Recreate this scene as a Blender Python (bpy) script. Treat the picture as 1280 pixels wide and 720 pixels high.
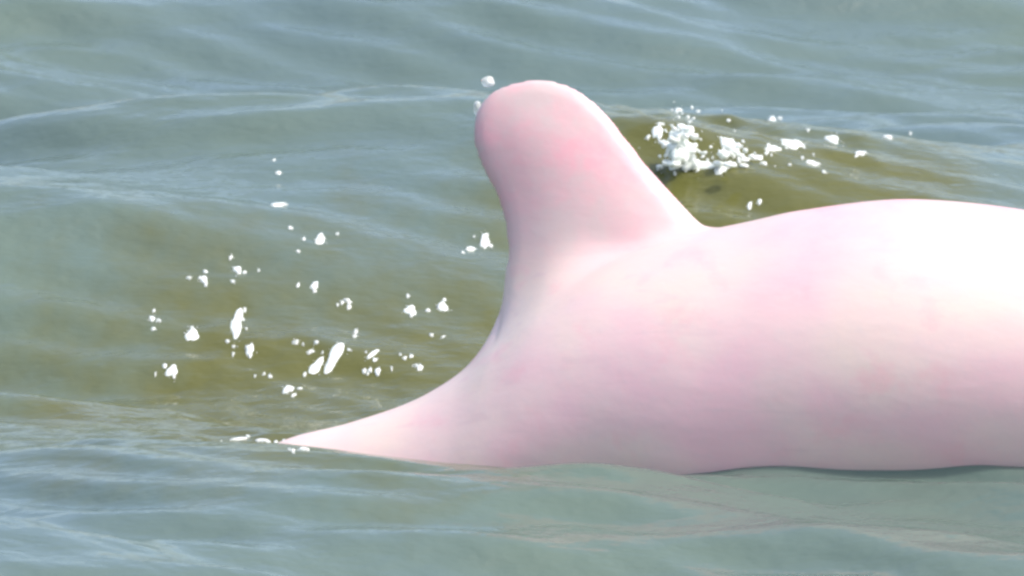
import bpy, math
import numpy as np
from mathutils import Vector

sc = bpy.context.scene
R = math.radians
for o in list(bpy.data.objects):
    bpy.data.objects.remove(o)

# ------------------------------------------------------------------ camera
CAM = np.array((0.0, -12.0, 2.5))
AIM = np.array((0.0, 0.0, 0.227))
LENS = 314.0
cd = bpy.data.cameras.new('camera')
cam = bpy.data.objects.new('camera', cd)
sc.collection.objects.link(cam)
cam.location = CAM
cam.rotation_euler = Vector(AIM - CAM).to_track_quat('-Z', 'Y').to_euler()
cd.lens = LENS
cd.sensor_width = 36.0
cd.clip_start = 0.1
cd.clip_end = 20000.0
cd.dof.use_dof = True
cd.dof.focus_distance = 12.45
cd.dof.aperture_fstop = 13.0
sc.camera = cam

# ------------------------------------------------------------------ sky, sun, exposure
SUN_EL, SUN_AZ = R(56), R(102)          # azimuth from +Y (away from camera) towards +X
w = bpy.data.worlds.new('World')
sc.world = w
w.use_nodes = True
wn = w.node_tree
sky = wn.nodes.new('ShaderNodeTexSky')
sky.sky_type = 'NISHITA'
sky.sun_disc = False
sky.sun_elevation = SUN_EL
sky.sun_rotation = SUN_AZ
sky.air_density = 1.0
sky.dust_density = 4.0
wn.links.new(sky.outputs[0], wn.nodes['Background'].inputs[0])
wn.nodes['Background'].inputs[1].default_value = 0.15
SUN = np.array((math.cos(SUN_EL) * math.sin(SUN_AZ), math.cos(SUN_EL) * math.cos(SUN_AZ), math.sin(SUN_EL)))
sd = bpy.data.lights.new('sun', 'SUN')
sd.energy = 1.4
sd.angle = R(4)
sd.color = (1.0, 0.965, 0.91)
sun = bpy.data.objects.new('sun', sd)
sc.collection.objects.link(sun)
sun.rotation_euler = Vector(SUN).to_track_quat('Z', 'Y').to_euler()
sun.location = (3, 2, 8)
vs = sc.view_settings
vs.view_transform = 'Standard'
vs.look = 'None'
vs.gamma = 1.0
vs.exposure = 1.14
vs.use_curve_mapping = False
sc.cycles.filter_width = 2.9
sc.cycles.sample_clamp_indirect = 6.0

# ------------------------------------------------------------------ helpers
FWD = (AIM - CAM) / np.linalg.norm(AIM - CAM)
RGT = np.cross(FWD, (0, 0, 1.0)); RGT /= np.linalg.norm(RGT)
UPV = np.cross(RGT, FWD)


def ray(px, py):
    """direction through a pixel of the 1280x720 photograph"""
    k = 36.0 / LENS / 1280.0
    d = FWD + RGT * (px - 640.0) * k + UPV * (360.0 - py) * k
    return d / np.linalg.norm(d)


def smooth01(t):
    t = np.clip(t, 0, 1)
    return t * t * (3 - 2 * t)


def curve(xs, ys, x):
    """shape-preserving cubic through the points (Fritsch-Carlson)"""
    xs = np.asarray(xs, float); ys = np.asarray(ys, float)
    h = np.diff(xs); d = np.diff(ys) / h
    m = np.zeros(len(xs)); m[0] = d[0]; m[-1] = d[-1]
    for i in range(1, len(xs) - 1):
        if d[i - 1] * d[i] > 0:
            m[i] = 3 * (h[i - 1] + h[i]) / ((2 * h[i] + h[i - 1]) / d[i - 1] + (h[i] + 2 * h[i - 1]) / d[i])
    x = np.clip(x, xs[0], xs[-1])
    k = np.clip(np.searchsorted(xs, x) - 1, 0, len(h) - 1)
    t = (x - xs[k]) / h[k]
    return ((1 + 2 * t) * (1 - t) ** 2 * ys[k] + t * (1 - t) ** 2 * h[k] * m[k]
            + t * t * (3 - 2 * t) * ys[k + 1] + t * t * (t - 1) * h[k] * m[k + 1])


def smin(a, b, k):
    h = np.clip(k - np.abs(a - b), 0, None) / k
    return np.minimum(a, b) - h * h * k * 0.25


def link(name, verts, faces, mat, parent=None, smooth=True):
    me = bpy.data.meshes.new(name)
    v = np.ascontiguousarray(verts, dtype=np.float32)
    f = np.ascontiguousarray(faces, dtype=np.int32)
    n = f.shape[1]
    me.vertices.add(len(v)); me.vertices.foreach_set('co', v.ravel())
    me.loops.add(f.size); me.loops.foreach_set('vertex_index', f.ravel())
    me.polygons.add(len(f))
    me.polygons.foreach_set('loop_start', np.arange(0, f.size, n, dtype=np.int32))
    me.polygons.foreach_set('loop_total', np.full(len(f), n, dtype=np.int32))
    me.update(calc_edges=True)
    me.validate()
    if smooth:
        me.polygons.foreach_set('use_smooth', np.ones(len(me.polygons), dtype=bool))
    me.materials.append(mat)
    o = bpy.data.objects.new(name, me)
    sc.collection.objects.link(o)
    o.parent = parent
    return o


def tag(o, label=None, cat=None, group=None, kind=None):
    for k, v in (('label', label), ('category', cat), ('group', group), ('kind', kind)):
        if v:
            o[k] = v


def surface_nets(F, org, step):
    """F<0 inside; returns vertices and quads"""
    S = F < 0
    nx, ny, nz = F.shape
    cs = np.zeros((nx - 1, ny - 1, nz - 1), np.int8)
    for i in (0, 1):
        for j in (0, 1):
            for k in (0, 1):
                cs += S[i:nx - 1 + i, j:ny - 1 + j, k:nz - 1 + k]
    act = (cs > 0) & (cs < 8)
    idx = np.full(act.shape, -1, np.int64)
    c = np.argwhere(act)
    idx[act] = np.arange(len(c))
    pos = np.zeros((len(c), 3)); cnt = np.zeros(len(c))
    corners = [(i, j, k) for i in (0, 1) for j in (0, 1) for k in (0, 1)]
    for a in corners:
        for ax in range(3):
            if a[ax]:
                continue
            b = list(a); b[ax] = 1
            fa = F[c[:, 0] + a[0], c[:, 1] + a[1], c[:, 2] + a[2]]
            fb = F[c[:, 0] + b[0], c[:, 1] + b[1], c[:, 2] + b[2]]
            m = (fa < 0) != (fb < 0)
            t = np.where(m, fa / np.where(m, fa - fb, 1), 0)
            p = np.array(a, float) + np.zeros((len(c), 3)); p[:, ax] = t
            pos[m] += p[m]; cnt[m] += 1
    verts = (c + pos / cnt[:, None]) * step + org
    quads = []
    for ax in range(3):
        u, v = (ax + 1) % 3, (ax + 2) % 3
        sl0 = [slice(None)] * 3; sl1 = [slice(None)] * 3
        sl0[ax] = slice(0, -1); sl1[ax] = slice(1, None)
        e = np.argwhere(S[tuple(sl0)] != S[tuple(sl1)])
        e = e[(e[:, u] > 0) & (e[:, v] > 0) & (e[:, u] < F.shape[u] - 1) & (e[:, v] < F.shape[v] - 1)]
        inside = S[e[:, 0], e[:, 1], e[:, 2]]

        def g(du, dv):
            q = e.copy(); q[:, u] -= du; q[:, v] -= dv
            return idx[q[:, 0], q[:, 1], q[:, 2]]
        q = np.stack([g(1, 1), g(0, 1), g(0, 0), g(1, 0)], 1)
        q[~inside] = q[~inside][:, ::-1]
        quads.append(q)
    return verts, np.concatenate(quads)


# ------------------------------------------------------------------ materials
def new_mat(name):
    m = bpy.data.materials.new(name)
    m.use_nodes = True
    nt = m.node_tree
    return m, nt, nt.nodes['Principled BSDF']


def noise(nt, co, scale, detail=3.0, rough=0.5):
    n = nt.nodes.new('ShaderNodeTexNoise')
    n.inputs['Scale'].default_value = scale
    n.inputs['Detail'].default_value = detail
    n.inputs['Roughness'].default_value = rough
    nt.links.new(co, n.inputs['Vector'])
    return n.outputs['Fac']


def ramp(nt, fac, stops):
    r = nt.nodes.new('ShaderNodeValToRGB')
    e = r.color_ramp.elements
    while len(e) < len(stops):
        e.new(0.5)
    for el, (p, c) in zip(e, stops):
        el.position = p
        el.color = (*c, 1)
    nt.links.new(fac, r.inputs[0])
    return r.outputs[0]


def mapping(nt, co, scale):
    mp = nt.nodes.new('ShaderNodeMapping')
    mp.inputs['Scale'].default_value = scale
    nt.links.new(co, mp.inputs[0])
    return mp.outputs[0]


def bump(nt, fac, strength, dist, normal=None):
    b = nt.nodes.new('ShaderNodeBump')
    b.inputs['Strength'].default_value = strength
    b.inputs['Distance'].default_value = dist
    nt.links.new(fac, b.inputs['Height'])
    if normal:
        nt.links.new(normal, b.inputs['Normal'])
    return b.outputs[0]


def mixc(nt, fac, a, b):
    m = nt.nodes.new('ShaderNodeMix')
    m.data_type = 'RGBA'
    for sock, v in ((m.inputs[0], fac), (m.inputs[6], a), (m.inputs[7], b)):
        if isinstance(v, (int, float)):
            sock.default_value = v
        elif isinstance(v, tuple):
            sock.default_value = (*v, 1)
        else:
            nt.links.new(v, sock)
    return m.outputs[2]


def water_material():
    m, nt, p = new_mat('turbid_water')
    co = nt.nodes.new('ShaderNodeTexCoord').outputs['Object']
    big = noise(nt, mapping(nt, co, (0.9, 0.5, 0.9)), 1.3, 3)
    clear = ramp(nt, big, [(0.35, (0.086, 0.128, 0.127)), (0.65, (0.096, 0.134, 0.108))])
    # olive painted into the colour where the wave face reflects less sky
    geo = nt.nodes.new('ShaderNodeVectorMath'); geo.operation = 'MULTIPLY_ADD'
    geo.inputs[1].default_value = (0.95, 0.62, 0.0); geo.inputs[2].default_value = (0.22, -0.26, 0.0)
    nt.links.new(co, geo.inputs[0])
    ln = nt.nodes.new('ShaderNodeVectorMath'); ln.operation = 'LENGTH'
    nt.links.new(geo.outputs[0], ln.inputs[0])
    ad = nt.nodes.new('ShaderNodeMath'); ad.operation = 'MULTIPLY_ADD'
    nt.links.new(noise(nt, mapping(nt, co, (1, 0.6, 1)), 4.5, 4, 0.6), ad.inputs[0]); ad.inputs[1].default_value = 0.7
    ge2 = nt.nodes.new('ShaderNodeVectorMath'); ge2.operation = 'MULTIPLY_ADD'
    ge2.inputs[1].default_value = (1.3, 0.75, 0.0); ge2.inputs[2].default_value = (-0.50, -0.95, 0.0)
    nt.links.new(co, ge2.inputs[0])
    l2 = nt.nodes.new('ShaderNodeVectorMath'); l2.operation = 'LENGTH'
    nt.links.new(ge2.outputs[0], l2.inputs[0])
    mn = nt.nodes.new('ShaderNodeMath'); mn.operation = 'SMOOTH_MIN'; mn.inputs[2].default_value = 0.3
    nt.links.new(ln.outputs['Value'], mn.inputs[0]); nt.links.new(l2.outputs['Value'], mn.inputs[1])
    nt.links.new(mn.outputs[0], ad.inputs[2])
    less_sky = ramp(nt, ad.outputs[0], [(0.66, (1, 1, 1)), (1.0, (0, 0, 0))])
    col = mixc(nt, less_sky, clear, (0.090, 0.092, 0.026))
    nt.links.new(col, p.inputs['Base Color'])
    p.inputs['Roughness'].default_value = 0.085
    p.inputs['IOR'].default_value = 1.333
    n1 = noise(nt, mapping(nt, co, (0.6, 1.0, 1.0)), 28, 2)
    n2 = noise(nt, mapping(nt, co, (0.7, 1.0, 1.0)), 75, 2)
    b1 = bump(nt, n1, 0.55, 0.008)
    nt.links.new(bump(nt, n2, 0.35, 0.003, b1), p.inputs['Normal'])
    return m


def skin_material():
    m, nt, p = new_mat('wet_pink_skin')
    co = nt.nodes.new('ShaderNodeTexCoord').outputs['Object']
    a = noise(nt, mapping(nt, co, (0.8, 1.0, 1.0)), 5.5, 3)
    b = noise(nt, co, 13, 4, 0.6)
    base = ramp(nt, a, [(0.36, (0.70, 0.55, 0.475)), (0.5, (0.71, 0.515, 0.485)), (0.66, (0.72, 0.45, 0.47))])
    blotch = ramp(nt, b, [(0.56, (0, 0, 0)), (0.70, (1, 1, 1))])
    f = nt.nodes.new('ShaderNodeMath'); f.operation = 'MULTIPLY'
    nt.links.new(blotch, f.inputs[0]); f.inputs[1].default_value = 0.38
    col = mixc(nt, f.outputs[0], base, (0.74, 0.37, 0.40))
    sep = nt.nodes.new('ShaderNodeSeparateXYZ'); nt.links.new(co, sep.inputs[0])
    mr = nt.nodes.new('ShaderNodeMapRange'); mr.interpolation_type = 'SMOOTHSTEP'
    for k_, v_ in (('From Min', 0.20), ('From Max', 0.42), ('To Min', 0.0), ('To Max', 0.85)):
        mr.inputs[k_].default_value = v_
    nt.links.new(sep.outputs['Z'], mr.inputs['Value'])
    col = mixc(nt, mr.outputs[0], col, ramp(nt, b, [(0.38, (0.54, 0.405, 0.39)), (0.66, (0.68, 0.345, 0.375))]))  # fin is pinker, and also darkened in colour to offset sunlight on its side
    # faint tooth-rake scratches along the body
    sc_ = noise(nt, mapping(nt, co, (3.0, 30.0, 46.0)), 1.6, 2, 0.4)
    sm = nt.nodes.new('ShaderNodeMath'); sm.operation = 'MULTIPLY'
    nt.links.new(ramp(nt, sc_, [(0.64, (0, 0, 0)), (0.70, (1, 1, 1))]), sm.inputs[0]); sm.inputs[1].default_value = 0.28
    col = mixc(nt, sm.outputs[0], col, (0.62, 0.42, 0.43))
    fine = noise(nt, co, 90, 3, 0.6)
    g = nt.nodes.new('ShaderNodeMath'); g.operation = 'MULTIPLY'
    nt.links.new(ramp(nt, fine, [(0.45, (0, 0, 0)), (0.75, (1, 1, 1))]), g.inputs[0]); g.inputs[1].default_value = 0.22
    col = mixc(nt, g.outputs[0], col, (0.60, 0.49, 0.48))
    nt.links.new(col, p.inputs['Base Color'])
    p.inputs['Roughness'].default_value = 0.5
    p.inputs['Subsurface Weight'].default_value = 0.15
    p.inputs['Subsurface Radius'].default_value = (0.02, 0.008, 0.006)
    p.inputs['Subsurface Scale'].default_value = 0.5
    p.inputs['Coat Weight'].default_value = 0.22
    p.inputs['Coat Roughness'].default_value = 0.14
    p.inputs['Coat IOR'].default_value = 1.33
    b1 = bump(nt, noise(nt, mapping(nt, co, (0.5, 1, 1)), 22, 3), 0.12, 0.01)
    nt.links.new(bump(nt, noise(nt, co, 55, 4, 0.65), 0.35, 0.004, b1), p.inputs['Coat Normal'])
    nt.links.new(bump(nt, fine, 0.10, 0.002, b1), p.inputs['Normal'])
    return m


def foam_glint_material():
    m, nt, p = new_mat('aerated_water_and_glint')  # white shared by the real splash and the painted sun glints
    co = nt.nodes.new('ShaderNodeTexCoord').outputs['Object']
    n = noise(nt, co, 120, 3, 0.6)
    nt.links.new(ramp(nt, n, [(0.35, (0.64, 0.70, 0.63)), (0.6, (0.80, 0.84, 0.78))]), p.inputs['Base Color'])
    p.inputs['Roughness'].default_value = 0.22
    p.inputs['IOR'].default_value = 1.333
    p.inputs['Subsurface Weight'].default_value = 0.6
    p.inputs['Subsurface Radius'].default_value = (1, 1, 1)
    p.inputs['Subsurface Scale'].default_value = 0.02
    nt.links.new(bump(nt, n, 0.5, 0.004), p.inputs['Normal'])
    return m


def drop_material():
    m, nt, p = new_mat('clear_water_drop')
    co = nt.nodes.new('ShaderNodeTexCoord').outputs['Object']
    nt.links.new(ramp(nt, noise(nt, co, 60, 2), [(0.3, (0.86, 0.9, 0.88)), (0.7, (0.95, 0.97, 0.96))]), p.inputs['Base Color'])
    p.inputs['Roughness'].default_value = 0.18
    p.inputs['IOR'].default_value = 1.333
    p.inputs['Transmission Weight'].default_value = 0.6
    return m


WATER = water_material()
SKIN = skin_material()
FOAM_GLINT = foam_glint_material()
DROP = drop_material()

# ------------------------------------------------------------------ dolphin frame
D_Y, D_YAW, D_ROLL = -0.13, R(-9), R(-15)       # body axis behind the origin, heading a little away, fin leaning away
cy_, sy_ = math.cos(D_YAW), math.sin(D_YAW)
cr_, sr_ = math.cos(D_ROLL), math.sin(D_ROLL)
AX = np.array((cy_, sy_, 0.0))
AY = np.array((-sy_ * cr_, cy_ * cr_, sr_))
AZ = np.cross(AX, AY)
ORG = np.array((0.0, D_Y, 0.0))
M_LW = np.stack([AX, AY, AZ], 1)              # columns: local axes in world


def to_local(P):
    return (P - ORG) @ M_LW


def trace(pts):
    """photo outline -> local (x, z) on the dolphin's own middle plane"""
    out = []
    for px, py in pts:
        d = ray(px, py)
        t = np.dot(ORG - CAM, AY) / np.dot(d, AY)
        l = to_local(CAM + d * t)
        out.append((l[0], l[2]))
    return np.array(out)


back = trace([(350, 553), (440, 528), (520, 500), (580, 464), (630, 418), (690, 366), (770, 322), (875, 291), (940, 277), (1000, 264)])
TOP_X = np.concatenate([[-1.10, -0.95, -0.75, -0.55, -0.42], back[:, 0], [0.54, 0.70, 0.85, 1.00, 1.12, 1.24, 1.34]])
TOP_Z = np.concatenate([[-0.52, -0.42, -0.28, -0.155, -0.085], back[:, 1], back[-1, 1] + np.array([0.020, 0.008, -0.06, -0.18, -0.31, -0.43, -0.52])])
HX = [-1.10, -0.95, -0.75, -0.55, -0.32, -0.1, 0.1, 0.26, 0.5, 0.7, 0.9, 1.05, 1.18, 1.28, 1.34]
HA = [0.020, 0.035, 0.060, 0.085, 0.115, 0.150, 0.195, 0.220, 0.225, 0.215, 0.18, 0.145, 0.105, 0.06, 0.02]
HB = [0.015, 0.025, 0.042, 0.062, 0.090, 0.130, 0.170, 0.195, 0.210, 0.200, 0.17, 0.140, 0.105, 0.06, 0.02]


def body_field(x, y, z):
    a = curve(HX, HA, x); b = curve(HX, HB, x)
    zc = curve(TOP_X, TOP_Z, x) - a
    q = np.sqrt(((z - zc) / a) ** 2 + (y / b) ** 2)
    f = (q - 1) * np.minimum(a, b)
    over = np.maximum(np.maximum(HX[0] - x, x - HX[-1]), 0)
    return np.where(over > 0, np.maximum(f, 0) + over, f)


FIN = trace([(622, 520), (626, 440), (628, 395), (631, 350), (636, 315), (633, 280), (622, 243), (604, 212), (593, 182),
             (591, 158), (598, 133), (615, 114), (640, 104), (668, 99), (698, 102), (726, 114), (754, 138), (778, 168),
             (800, 197), (824, 226), (848, 252), (874, 280), (910, 305), (930, 400), (880, 520)])


def chaikin(P, n):
    for _ in range(n):
        Q = np.roll(P, -1, 0)
        P = np.stack([0.75 * P + 0.25 * Q, 0.25 * P + 0.75 * Q], 1).reshape(-1, 2)
    return P


FIN = chaikin(FIN, 1)


def poly_sd(P, x, z):
    d = np.full(x.shape, 1e9); inside = np.zeros(x.shape, bool)
    n = len(P)
    for i in range(n):
        ax, az = P[i]; bx, bz = P[(i + 1) % n]
        ex, ez = bx - ax, bz - az
        wx, wz = x - ax, z - az
        t = np.clip((wx * ex + wz * ez) / (ex * ex + ez * ez), 0, 1)
        d = np.minimum(d, (wx - ex * t) ** 2 + (wz - ez * t) ** 2)
        if ez != 0:
            c = ((az <= z) != (bz <= z)) & (x < ax + ex * (z - az) / ez)
            inside ^= c
    d = np.sqrt(d)
    return np.where(inside, -d, d)


STEP = 0.0055
lo = np.array((-1.36, -0.47, -0.68)); hi = np.array((1.52, 0.47, 0.56))
n = np.ceil((hi - lo) / STEP).astype(int)


def fin_thickness():
    """distance to the fin outline and its half thickness, on the x-z grid, without creases"""
    x, z = np.meshgrid(lo[0] + STEP * np.arange(n[0]), lo[2] + STEP * np.arange(n[2]), indexing='ij')
    d2 = poly_sd(FIN, x, z)
    hgt = np.clip(z / FIN[:, 1].max(), 0, 1)
    T = 0.048 * (1 - hgt) + 0.025 * hgt
    lead = smooth01((x - 0.02) / 0.16)
    w = 0.12 * (1 - lead) + 0.075 * lead
    u = np.clip(-d2 / w, 0, 1)
    h = T * np.sqrt(np.clip(1 - (1 - u) ** 2, 0, 1))
    g = h.copy()
    for _ in range(26):
        g[1:-1] = 0.25 * g[:-2] + 0.5 * g[1:-1] + 0.25 * g[2:]
        g[:, 1:-1] = 0.25 * g[:, :-2] + 0.5 * g[:, 1:-1] + 0.25 * g[:, 2:]
    k = smooth01((-d2 - 0.008) / 0.04)
    return d2, h * (1 - k) + g * k


FIN_D, FIN_H = fin_thickness()


def dolphin_field(x, y, z):
    f = body_field(x, y, z)
    # dorsal fin: traced outline with an aerofoil thickness
    i0 = int(round((x[0, 0, 0] - lo[0]) / STEP))
    d2 = FIN_D[i0:i0 + x.shape[0], None, :]
    h = FIN_H[i0:i0 + x.shape[0], None, :]
    ff = np.where(d2 < 0, np.abs(y) - h, np.sqrt(np.maximum(d2, 0) ** 2 + y * y))
    f = smin(f, ff, 0.065 - 0.045 * smooth01((x - 0.04) / 0.12))
    # beak, flippers and flukes (below the water line)
    tb = np.clip((x - 1.22) / 0.22, 0, 1)
    zb = -0.245 - 0.10 * tb
    fb = np.sqrt((x - (1.22 + 0.22 * tb)) ** 2 + (y * 0.8) ** 2 + (z - zb) ** 2) - (0.042 - 0.016 * tb)
    f = smin(f, fb, 0.05)
    ya = np.abs(y)
    k = np.clip((ya - 0.12) / 0.30, 0, 1)
    xs = 0.74 - 0.22 * k; zs = -0.13 - 0.14 * k
    ff2 = np.sqrt(((x - xs) / 5.5) ** 2 + ((z - zs) / 1.0) ** 2 + (ya - np.clip(ya, 0.12, 0.40)) ** 2) - 0.016 * (1 - 0.5 * k)
    f = smin(f, ff2, 0.05)
    kt = np.clip(ya / 0.26, 0, 1)
    xs = -1.06 - 0.13 * kt ** 1.5; zs = -0.56 - 0.06 * kt
    fk = np.sqrt(((x - xs) / (6.5 - 3.5 * kt)) ** 2 + (z - zs) ** 2 + (ya - np.clip(ya, 0, 0.26)) ** 2) - 0.014 * (1 - 0.5 * kt)
    f = smin(f, fk, 0.05)
    return f


def build_dolphin():
    xs, ys, zs = (lo[i] + STEP * np.arange(n[i]) for i in range(3))
    F = np.empty(tuple(n), np.float32)
    ch = 60
    for i in range(0, n[0], ch):
        X, Y, Z = np.meshgrid(xs[i:i + ch], ys, zs, indexing='ij')
        F[i:i + ch] = dolphin_field(X, Y, Z)
    v, q = surface_nets(F, lo, STEP)
    e = np.concatenate([q[:, [0, 1]], q[:, [1, 2]], q[:, [2, 3]], q[:, [3, 0]]])
    for it in range(6):                                     # Taubin smoothing
        acc = np.zeros_like(v); cnt = np.zeros(len(v))
        for a, b in ((0, 1), (1, 0)):
            for k in range(3):
                acc[:, k] += np.bincount(e[:, a], v[e[:, b], k], len(v))
            cnt += np.bincount(e[:, a], minlength=len(v))
        v = v + (acc / cnt[:, None] - v) * (0.5 if it % 2 == 0 else -0.5)
    o = link('dolphin', v, q, SKIN)
    from mathutils import Matrix
    m = np.eye(4); m[:3, :3] = M_LW; m[:3, 3] = ORG
    o.matrix_world = Matrix(m.tolist())
    tag(o, 'pale pink dolphin arching its wet back and rounded dorsal fin out of the water', 'dolphin')
    return o


# ------------------------------------------------------------------ water surface
rng = np.random.default_rng(11)
WAVES = []
for i in range(70):
    lam = 0.10 * (2.2 / 0.10) ** rng.random()
    th = rng.normal(0, 0.32) + R(3)
    k = 2 * math.pi / lam
    st = 0.052 * min(1.0, (lam / 0.25) ** 0.15)
    WAVES.append((k * math.sin(th), k * math.cos(th), st / k * rng.uniform(0.5, 1.2), rng.random() * 6.283))
CHOP = []
for i in range(26):
    lam = 0.045 * (0.16 / 0.045) ** rng.random()
    th = rng.random() * 6.283
    k = 2 * math.pi / lam
    CHOP.append((k * math.cos(th), k * math.sin(th), 0.045 / k * rng.uniform(0.5, 1.2), rng.random() * 6.283))


def base_height(x, y):
    wx = x + 0.06 * np.sin(2.1 * y + 1.3) + 0.03 * np.sin(5.3 * x + 3.1 * y)
    wy = y + 0.07 * np.sin(1.7 * x + 0.4) + 0.04 * np.sin(4.1 * x - 2.2 * y + 2.0)
    far = np.exp(-(np.maximum(np.hypot(x, y - 1) - 6, 0) / 40) ** 2)
    h = np.zeros_like(x)
    # smooth patch behind the tail: calmer ripples
    calm = np.exp(-(((x + 0.25) / 0.42) ** 4) - ((y - 0.9) / 0.75) ** 4)
    for kx, ky, a, p in WAVES:
        s = 1 - 0.45 * calm if math.hypot(kx, ky) > 9 else 1.0
        h = h + s * a * np.sin(kx * wx + ky * wy + p)
    h = h * far
    # the face of a swell rising behind the tail
    h = h + 0.090 * np.exp(-(((x + 0.30) / 1.10) ** 2) - ((y - 1.70) / 0.72) ** 2)
    h = h + 0.055 * np.exp(-((y + 1.25) / 0.55) ** 2 - (x / 2.0) ** 2)
    # hollow along the near flank
    h = h - 0.068 * np.exp(-(((x - 0.38) / 0.50) ** 2) - ((y + 0.33) / 0.28) ** 2)
    h = h - 0.036 * np.exp(-(((x + 0.04) / 0.24) ** 2) - ((y + 0.24) / 0.20) ** 2)
    # churned water behind the fin and beside the tail
    c1 = np.exp(-(((x - 0.36) / 0.26) ** 4) - ((y - 2.05) / 0.5) ** 4)
    c2 = np.exp(-(((x + 0.28) / 0.26) ** 4) - ((y - 0.62) / 0.5) ** 4)
    ch = np.zeros_like(x)
    for kx, ky, a, p in CHOP:
        ch = ch + a * np.sin(kx * wx + ky * wy + p)
    h = h + ch * (0.10 * far + 0.9 * c1 + 0.42 * c2)
    return h


def flank(x, y):
    P = to_local(np.stack([x, y, 0 * x], -1))
    return body_field(P[..., 0], P[..., 1], P[..., 2])


def hit(px, py):
    """where the sight line of a pixel first meets the water"""
    d = ray(px, py)
    Y = np.arange(-1.2, 7.0, 0.006)
    t = (Y - CAM[1]) / d[1]
    X, Z = CAM[0] + d[0] * t, CAM[2] + d[2] * t
    below = Z < base_height(X[None], Y[None])[0]
    i = int(np.argmax(below)) if below.any() else len(Y) - 1
    return CAM + d * t[i]


# white flecks standing in for sun glints on the wake: px, py, half width, half height (photo pixels), tilt
FLECKS = [(348, 218, 10, 6, 0), (347, 257, 10, 8, 20), (400, 300, 10, 9, 20), (393, 358, 12, 8, 20), (297, 340, 9, 6, 0),
          (513, 389, 10, 9, 0), (553, 385, 9, 5, 0), (296, 405, 8, 20, 0), (312, 440, 8, 8, 0), (370, 428, 8, 7, 0),
          (395, 460, 16, 9, 25), (418, 446, 16, 8, 35), (466, 443, 22, 7, 25), (472, 467, 9, 7, 0), (525, 462, 10, 8, 20),
          (588, 312, 10, 5, 0), (606, 303, 7, 9, 0), (436, 385, 6, 5, 0), (360, 488, 7, 6, 0), (330, 470, 5, 4, 0),
          (445, 415, 5, 4, 0), (540, 420, 4, 4, 0),
          (326, 553, 20, 3, 0), (298, 551, 14, 3, 0), (380, 563, 12, 2, 0),
          (850, 204, 24, 8, 5), (880, 208, 18, 5, 0), (945, 198, 20, 5, 0), (848, 138, 8, 6, 0), (822, 168, 9, 7, 0), (912, 184, 18, 13, 0), (900, 213, 10, 6, 0), (930, 200, 10, 6, 0),
          (966, 186, 26, 11, 8), (990, 180, 18, 11, 0), (965, 150, 8, 6, 0), (937, 258, 7, 6, 0), (955, 205, 10, 5, 0),
          (1040, 176, 14, 8, 0), (1075, 192, 9, 6, 0), (1015, 205, 8, 5, 0), (1110, 172, 8, 5, 0), (240, 420, 9, 7, 0),
          (215, 465, 8, 6, 0), (255, 350, 7, 5, 0), (190, 400, 6, 5, 0)]


def axis(lo_, hi_, step, far):
    a = list(np.arange(lo_, hi_ + 1e-9, step))
    s = step; v = a[-1]
    up = []
    while v < far:
        s *= 1.22; v += s; up.append(v)
    s = step; v = a[0]
    dn = []
    while v > -far:
        s *= 1.22; v -= s; dn.append(v)
    return np.array(dn[::-1] + a + up)


def build_water():
    xs = axis(-0.84, 0.84, 0.0038, 6000.0)
    ya = axis(-1.05, 2.6, 0.0050, 6000.0)
    ys = np.concatenate([ya[ya < 2.59], np.arange(2.6, 4.9, 0.011), axis(-1.0, 4.91, 0.011, 6000.0)[axis(-1.0, 4.91, 0.011, 6000.0) > 4.905]])
    X, Y = np.meshgrid(xs, ys, indexing='ij')
    Hh = base_height(X, Y)
    d = flank(X, Y)
    near = np.abs(d) < 0.5
    Hh = Hh + np.where(near, 0.010 * np.exp(-(d / 0.02) ** 2) - 0.004 * np.exp(-((d - 0.055) / 0.03) ** 2), 0)
    ring = np.clip(d, 0, 1)
    Hh = Hh + 0.0060 * np.sin(ring * 95 + 2.5 * np.sin(6 * X) + 1.5 * np.sin(17 * X + 3 * Y)) * np.exp(-ring / 0.10) * smooth01(d / 0.025)
    nx, ny = X.shape
    v = np.stack([X, Y, Hh], -1).reshape(-1, 3)
    i = (np.arange(nx - 1)[:, None] * ny + np.arange(ny - 1)[None]).ravel()
    q = np.stack([i, i + ny, i + ny + 1, i + 1], 1)
    o = link('water', v, q, WATER)
    tag(o, 'rippled grey green murky water around the dolphin', 'water', kind='structure')
    return o


# ------------------------------------------------------------------ drops and splash
def ico(sub=3):
    import bmesh
    bm = bmesh.new()
    bmesh.ops.create_icosphere(bm, subdivisions=sub, radius=1.0)
    v = np.array([p.co[:] for p in bm.verts]); f = np.array([[p.index for p in t.verts] for t in bm.faces])
    bm.free()
    return v, f


def blob(seed, amp=0.25, sub=3):
    r = np.random.default_rng(seed)
    v, f = ico(sub)
    s = np.zeros(len(v))
    for _ in range(9):
        k = r.normal(0, 2.2, 3)
        s += np.sin(v @ k + r.random() * 6.28)
    return v * (1 + amp * s[:, None] / 4), f


def droplet(px, py, depth_y, rw, rh, seed, label):
    d = ray(px, py)
    P = CAM + d * ((depth_y - CAM[1]) / d[1])
    v, f = blob(seed, 0.22)
    v = v * np.array((rw, 0.5 * (rw + rh), rh)) * 1.1e-3
    o = link('water_droplet', v, f, DROP)
    o.location = P
    tag(o, label, 'water droplet', 'drops thrown off the fin')
    return o


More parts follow.
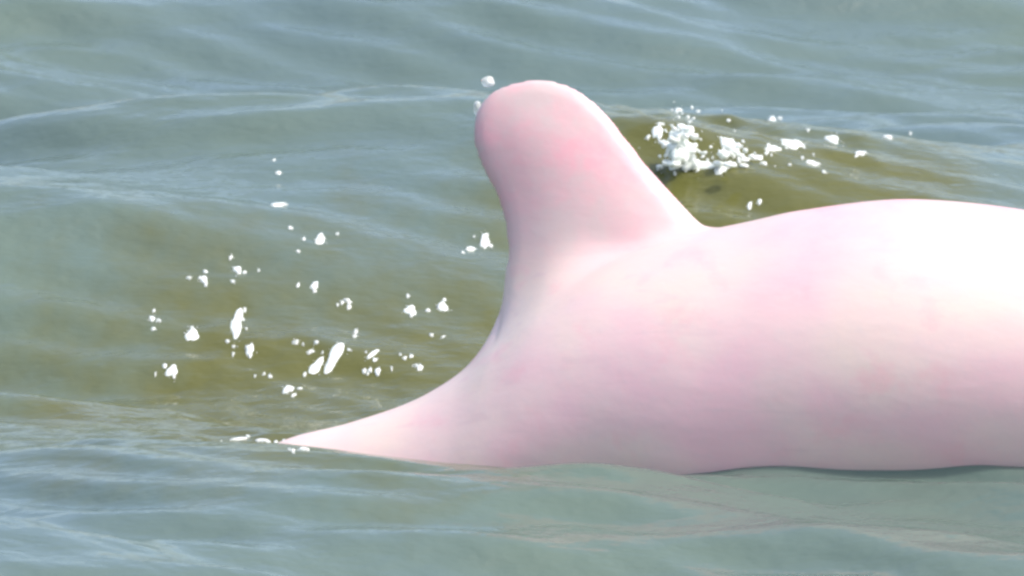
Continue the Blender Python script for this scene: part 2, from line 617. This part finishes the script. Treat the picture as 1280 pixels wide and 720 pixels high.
def build_splash():
    """a ragged crest of white aerated water thrown up behind the fin"""
    r = np.random.default_rng(4)
    yc = hit(900, 212)[1]
    lumps = [(850, 168, 13, 12), (852, 180, 15, 14), (848, 195, 15, 11), (862, 163, 9, 10), (846, 140, 4, 3), (838, 188, 8, 11), (823, 168, 4, 4),
             (860, 190, 9, 9), (842, 205, 14, 6), (862, 207, 12, 5), (880, 209, 8, 4), (825, 208, 8, 4),
             (911, 184, 9, 7), (905, 194, 9, 7), (918, 192, 8, 6), (898, 204, 10, 5), (912, 206, 14, 5), (930, 207, 9, 4)]
    lumps = [(px, py, hw * 0.72, hh * 0.72) for px, py, hw, hh in lumps]
    for q in range(420):
        k = r.random()
        if k < 0.72:
            px, py = 850 + r.normal(0, 12), 183 + r.normal(0, 17)
        elif k < 0.88:
            px, py = 912 + r.normal(0, 14), 194 + r.normal(0, 10)
        else:
            px, py = 880 + r.normal(0, 40), 185 + r.normal(0, 22)
        a = 1.4 + 2.4 * r.random() ** 2.5
        lumps.append((px, py, a, a * r.uniform(0.7, 1.3)))
    C = []
    for px, py, hw, hh in lumps:
        d = ray(px, py)
        P = CAM + d * ((yc + r.normal(0, 0.02) - CAM[1]) / d[1])
        C.append((P, hw * 1.15e-3, hh * 1.15e-3))
    st = 0.0026
    zw = hit(900, 212)[2]
    lo_ = np.array((0.16, yc - 0.085, zw - 0.05)); hi_ = np.array((0.70, yc + 0.085, zw + 0.13))
    m = np.ceil((hi_ - lo_) / st).astype(int)
    g = [lo_[i] + st * np.arange(m[i]) for i in range(3)]
    X, Y, Z = np.meshgrid(*g, indexing='ij')
    F = np.full(X.shape, 1.0, np.float32)
    for P, a, b in C:
        sl = tuple(slice(max(0, int((P[i] - lo_[i] - 0.05) / st)), max(0, int((P[i] - lo_[i] + 0.05) / st))) for i in range(3))
        if min(F[sl].shape) == 0:
            continue
        x, y, z = X[sl] - P[0], Y[sl] - P[1], Z[sl] - P[2]
        f = (np.sqrt((x / a) ** 2 + (y / (0.8 * a)) ** 2 + (z / b) ** 2) - 1) * min(0.8 * a, b)
        F[sl] = smin(F[sl], f, 0.004)
    F += 0.0005 * (np.sin(410 * X + 130 * Z) * np.sin(350 * Y) + np.sin(290 * Z + 180 * X + 1))
    v, q = surface_nets(F, lo_, st)
    o = link('splash', v, q, FOAM_GLINT)
    tag(o, 'white splash of churned water breaking behind the dolphin', 'splash', kind='stuff')


def build_glint_films():
    """smooth little white films standing in for sun glints on the wake, with tiny beads at their rims"""
    r = np.random.default_rng(8)
    s = 1.1e-3
    v0, f0 = ico(1)
    V, Fc = [], []
    off = 0
    NT, RQ = 24, (1.0, 0.86, 0.6, 0.3, 0.08)
    th = np.arange(NT) / NT * 2 * math.pi
    items = []
    for px, py, hw, hh, tilt in FLECKS:
        q = 1.0 + 0.35 * r.normal()
        q = min(max(q, 0.6), 1.5)
        items.append((px, py, hw * 0.68 * q, hh * 0.50 * q, tilt + r.normal(0, 6)))
        for _ in range(r.integers(1, 6)):
            items.append((px + r.normal(0, 1.5 * hw), py + r.normal(0, 1.2 * hh), r.uniform(1.2, 3.6), r.uniform(0.8, 1.9), r.normal(0, 10)))
    for px, py, hw, hh, tilt in items:
        P = hit(px, py)
        rad = np.ones(NT)
        for m_, am in ((2, 0.20), (3, 0.22), (5, 0.13), (7, 0.08)):
            rad += am * r.uniform(0.2, 1.0) * np.cos(m_ * th + r.random() * 6.28)
        c, sn = math.cos(R(tilt)), math.sin(R(tilt))
        for q in RQ:
            u = hw * q * rad * np.cos(th); w_ = hh * q * rad * np.sin(th)
            X = P[0] + (u * c - w_ * sn) * s
            Y = P[1] + (u * sn + w_ * c) * s / 0.32
            Z = base_height(X[None], Y[None])[0] + min(0.0035, 0.5e-3 * hw + 0.0008) * math.sqrt(1 - q * q) - (0.0012 if q == 1 else 0)
            V.append(np.stack([X, Y, Z], 1))
        i = np.arange(NT); j = (i + 1) % NT
        nr = len(RQ)
        for k in range(nr - 1):
            A, B = off + k * NT, off + (k + 1) * NT
            Fc += [np.stack([A + i, A + j, B + j], 1), np.stack([A + i, B + j, B + i], 1)]
        B = off + (nr - 1) * NT
        i = np.arange(1, NT - 1)
        Fc.append(np.stack([B + 0 * i, B + i, B + i + 1], 1))
        off += nr * NT
        for _ in range(int(3 + hw * 1.1)):
            t = r.random() * 6.283; q = abs(r.normal(1.0, 0.35))
            u, w_ = hw * q * math.cos(t), hh * q * math.sin(t)
            x = P[0] + (u * c - w_ * sn) * s; y = P[1] + (u * sn + w_ * c) * s / 0.32
            z = float(base_height(np.array([[x]]), np.array([[y]]))[0, 0])
            a = r.uniform(0.4, 1.2) * 1e-3
            V.append(v0 * a + np.array((x, y, z + 0.2 * a))); Fc.append(f0 + off); off += len(v0)
    o = link('glint_films', np.concatenate(V), np.concatenate(Fc), FOAM_GLINT)
    tag(o, 'scattered white flecks standing in for sun glints on the olive water behind the dolphin', 'glint_films', kind='stuff')


build_water()
build_dolphin()
build_glint_films()
build_splash()
droplet(610, 102, 0.10, 8, 6.5, 3, 'round bright water droplet flung above the curved fin tip')
droplet(597, 135, 0.06, 4.5, 9, 5, 'small water droplet clinging to the rear edge of the fin tip')
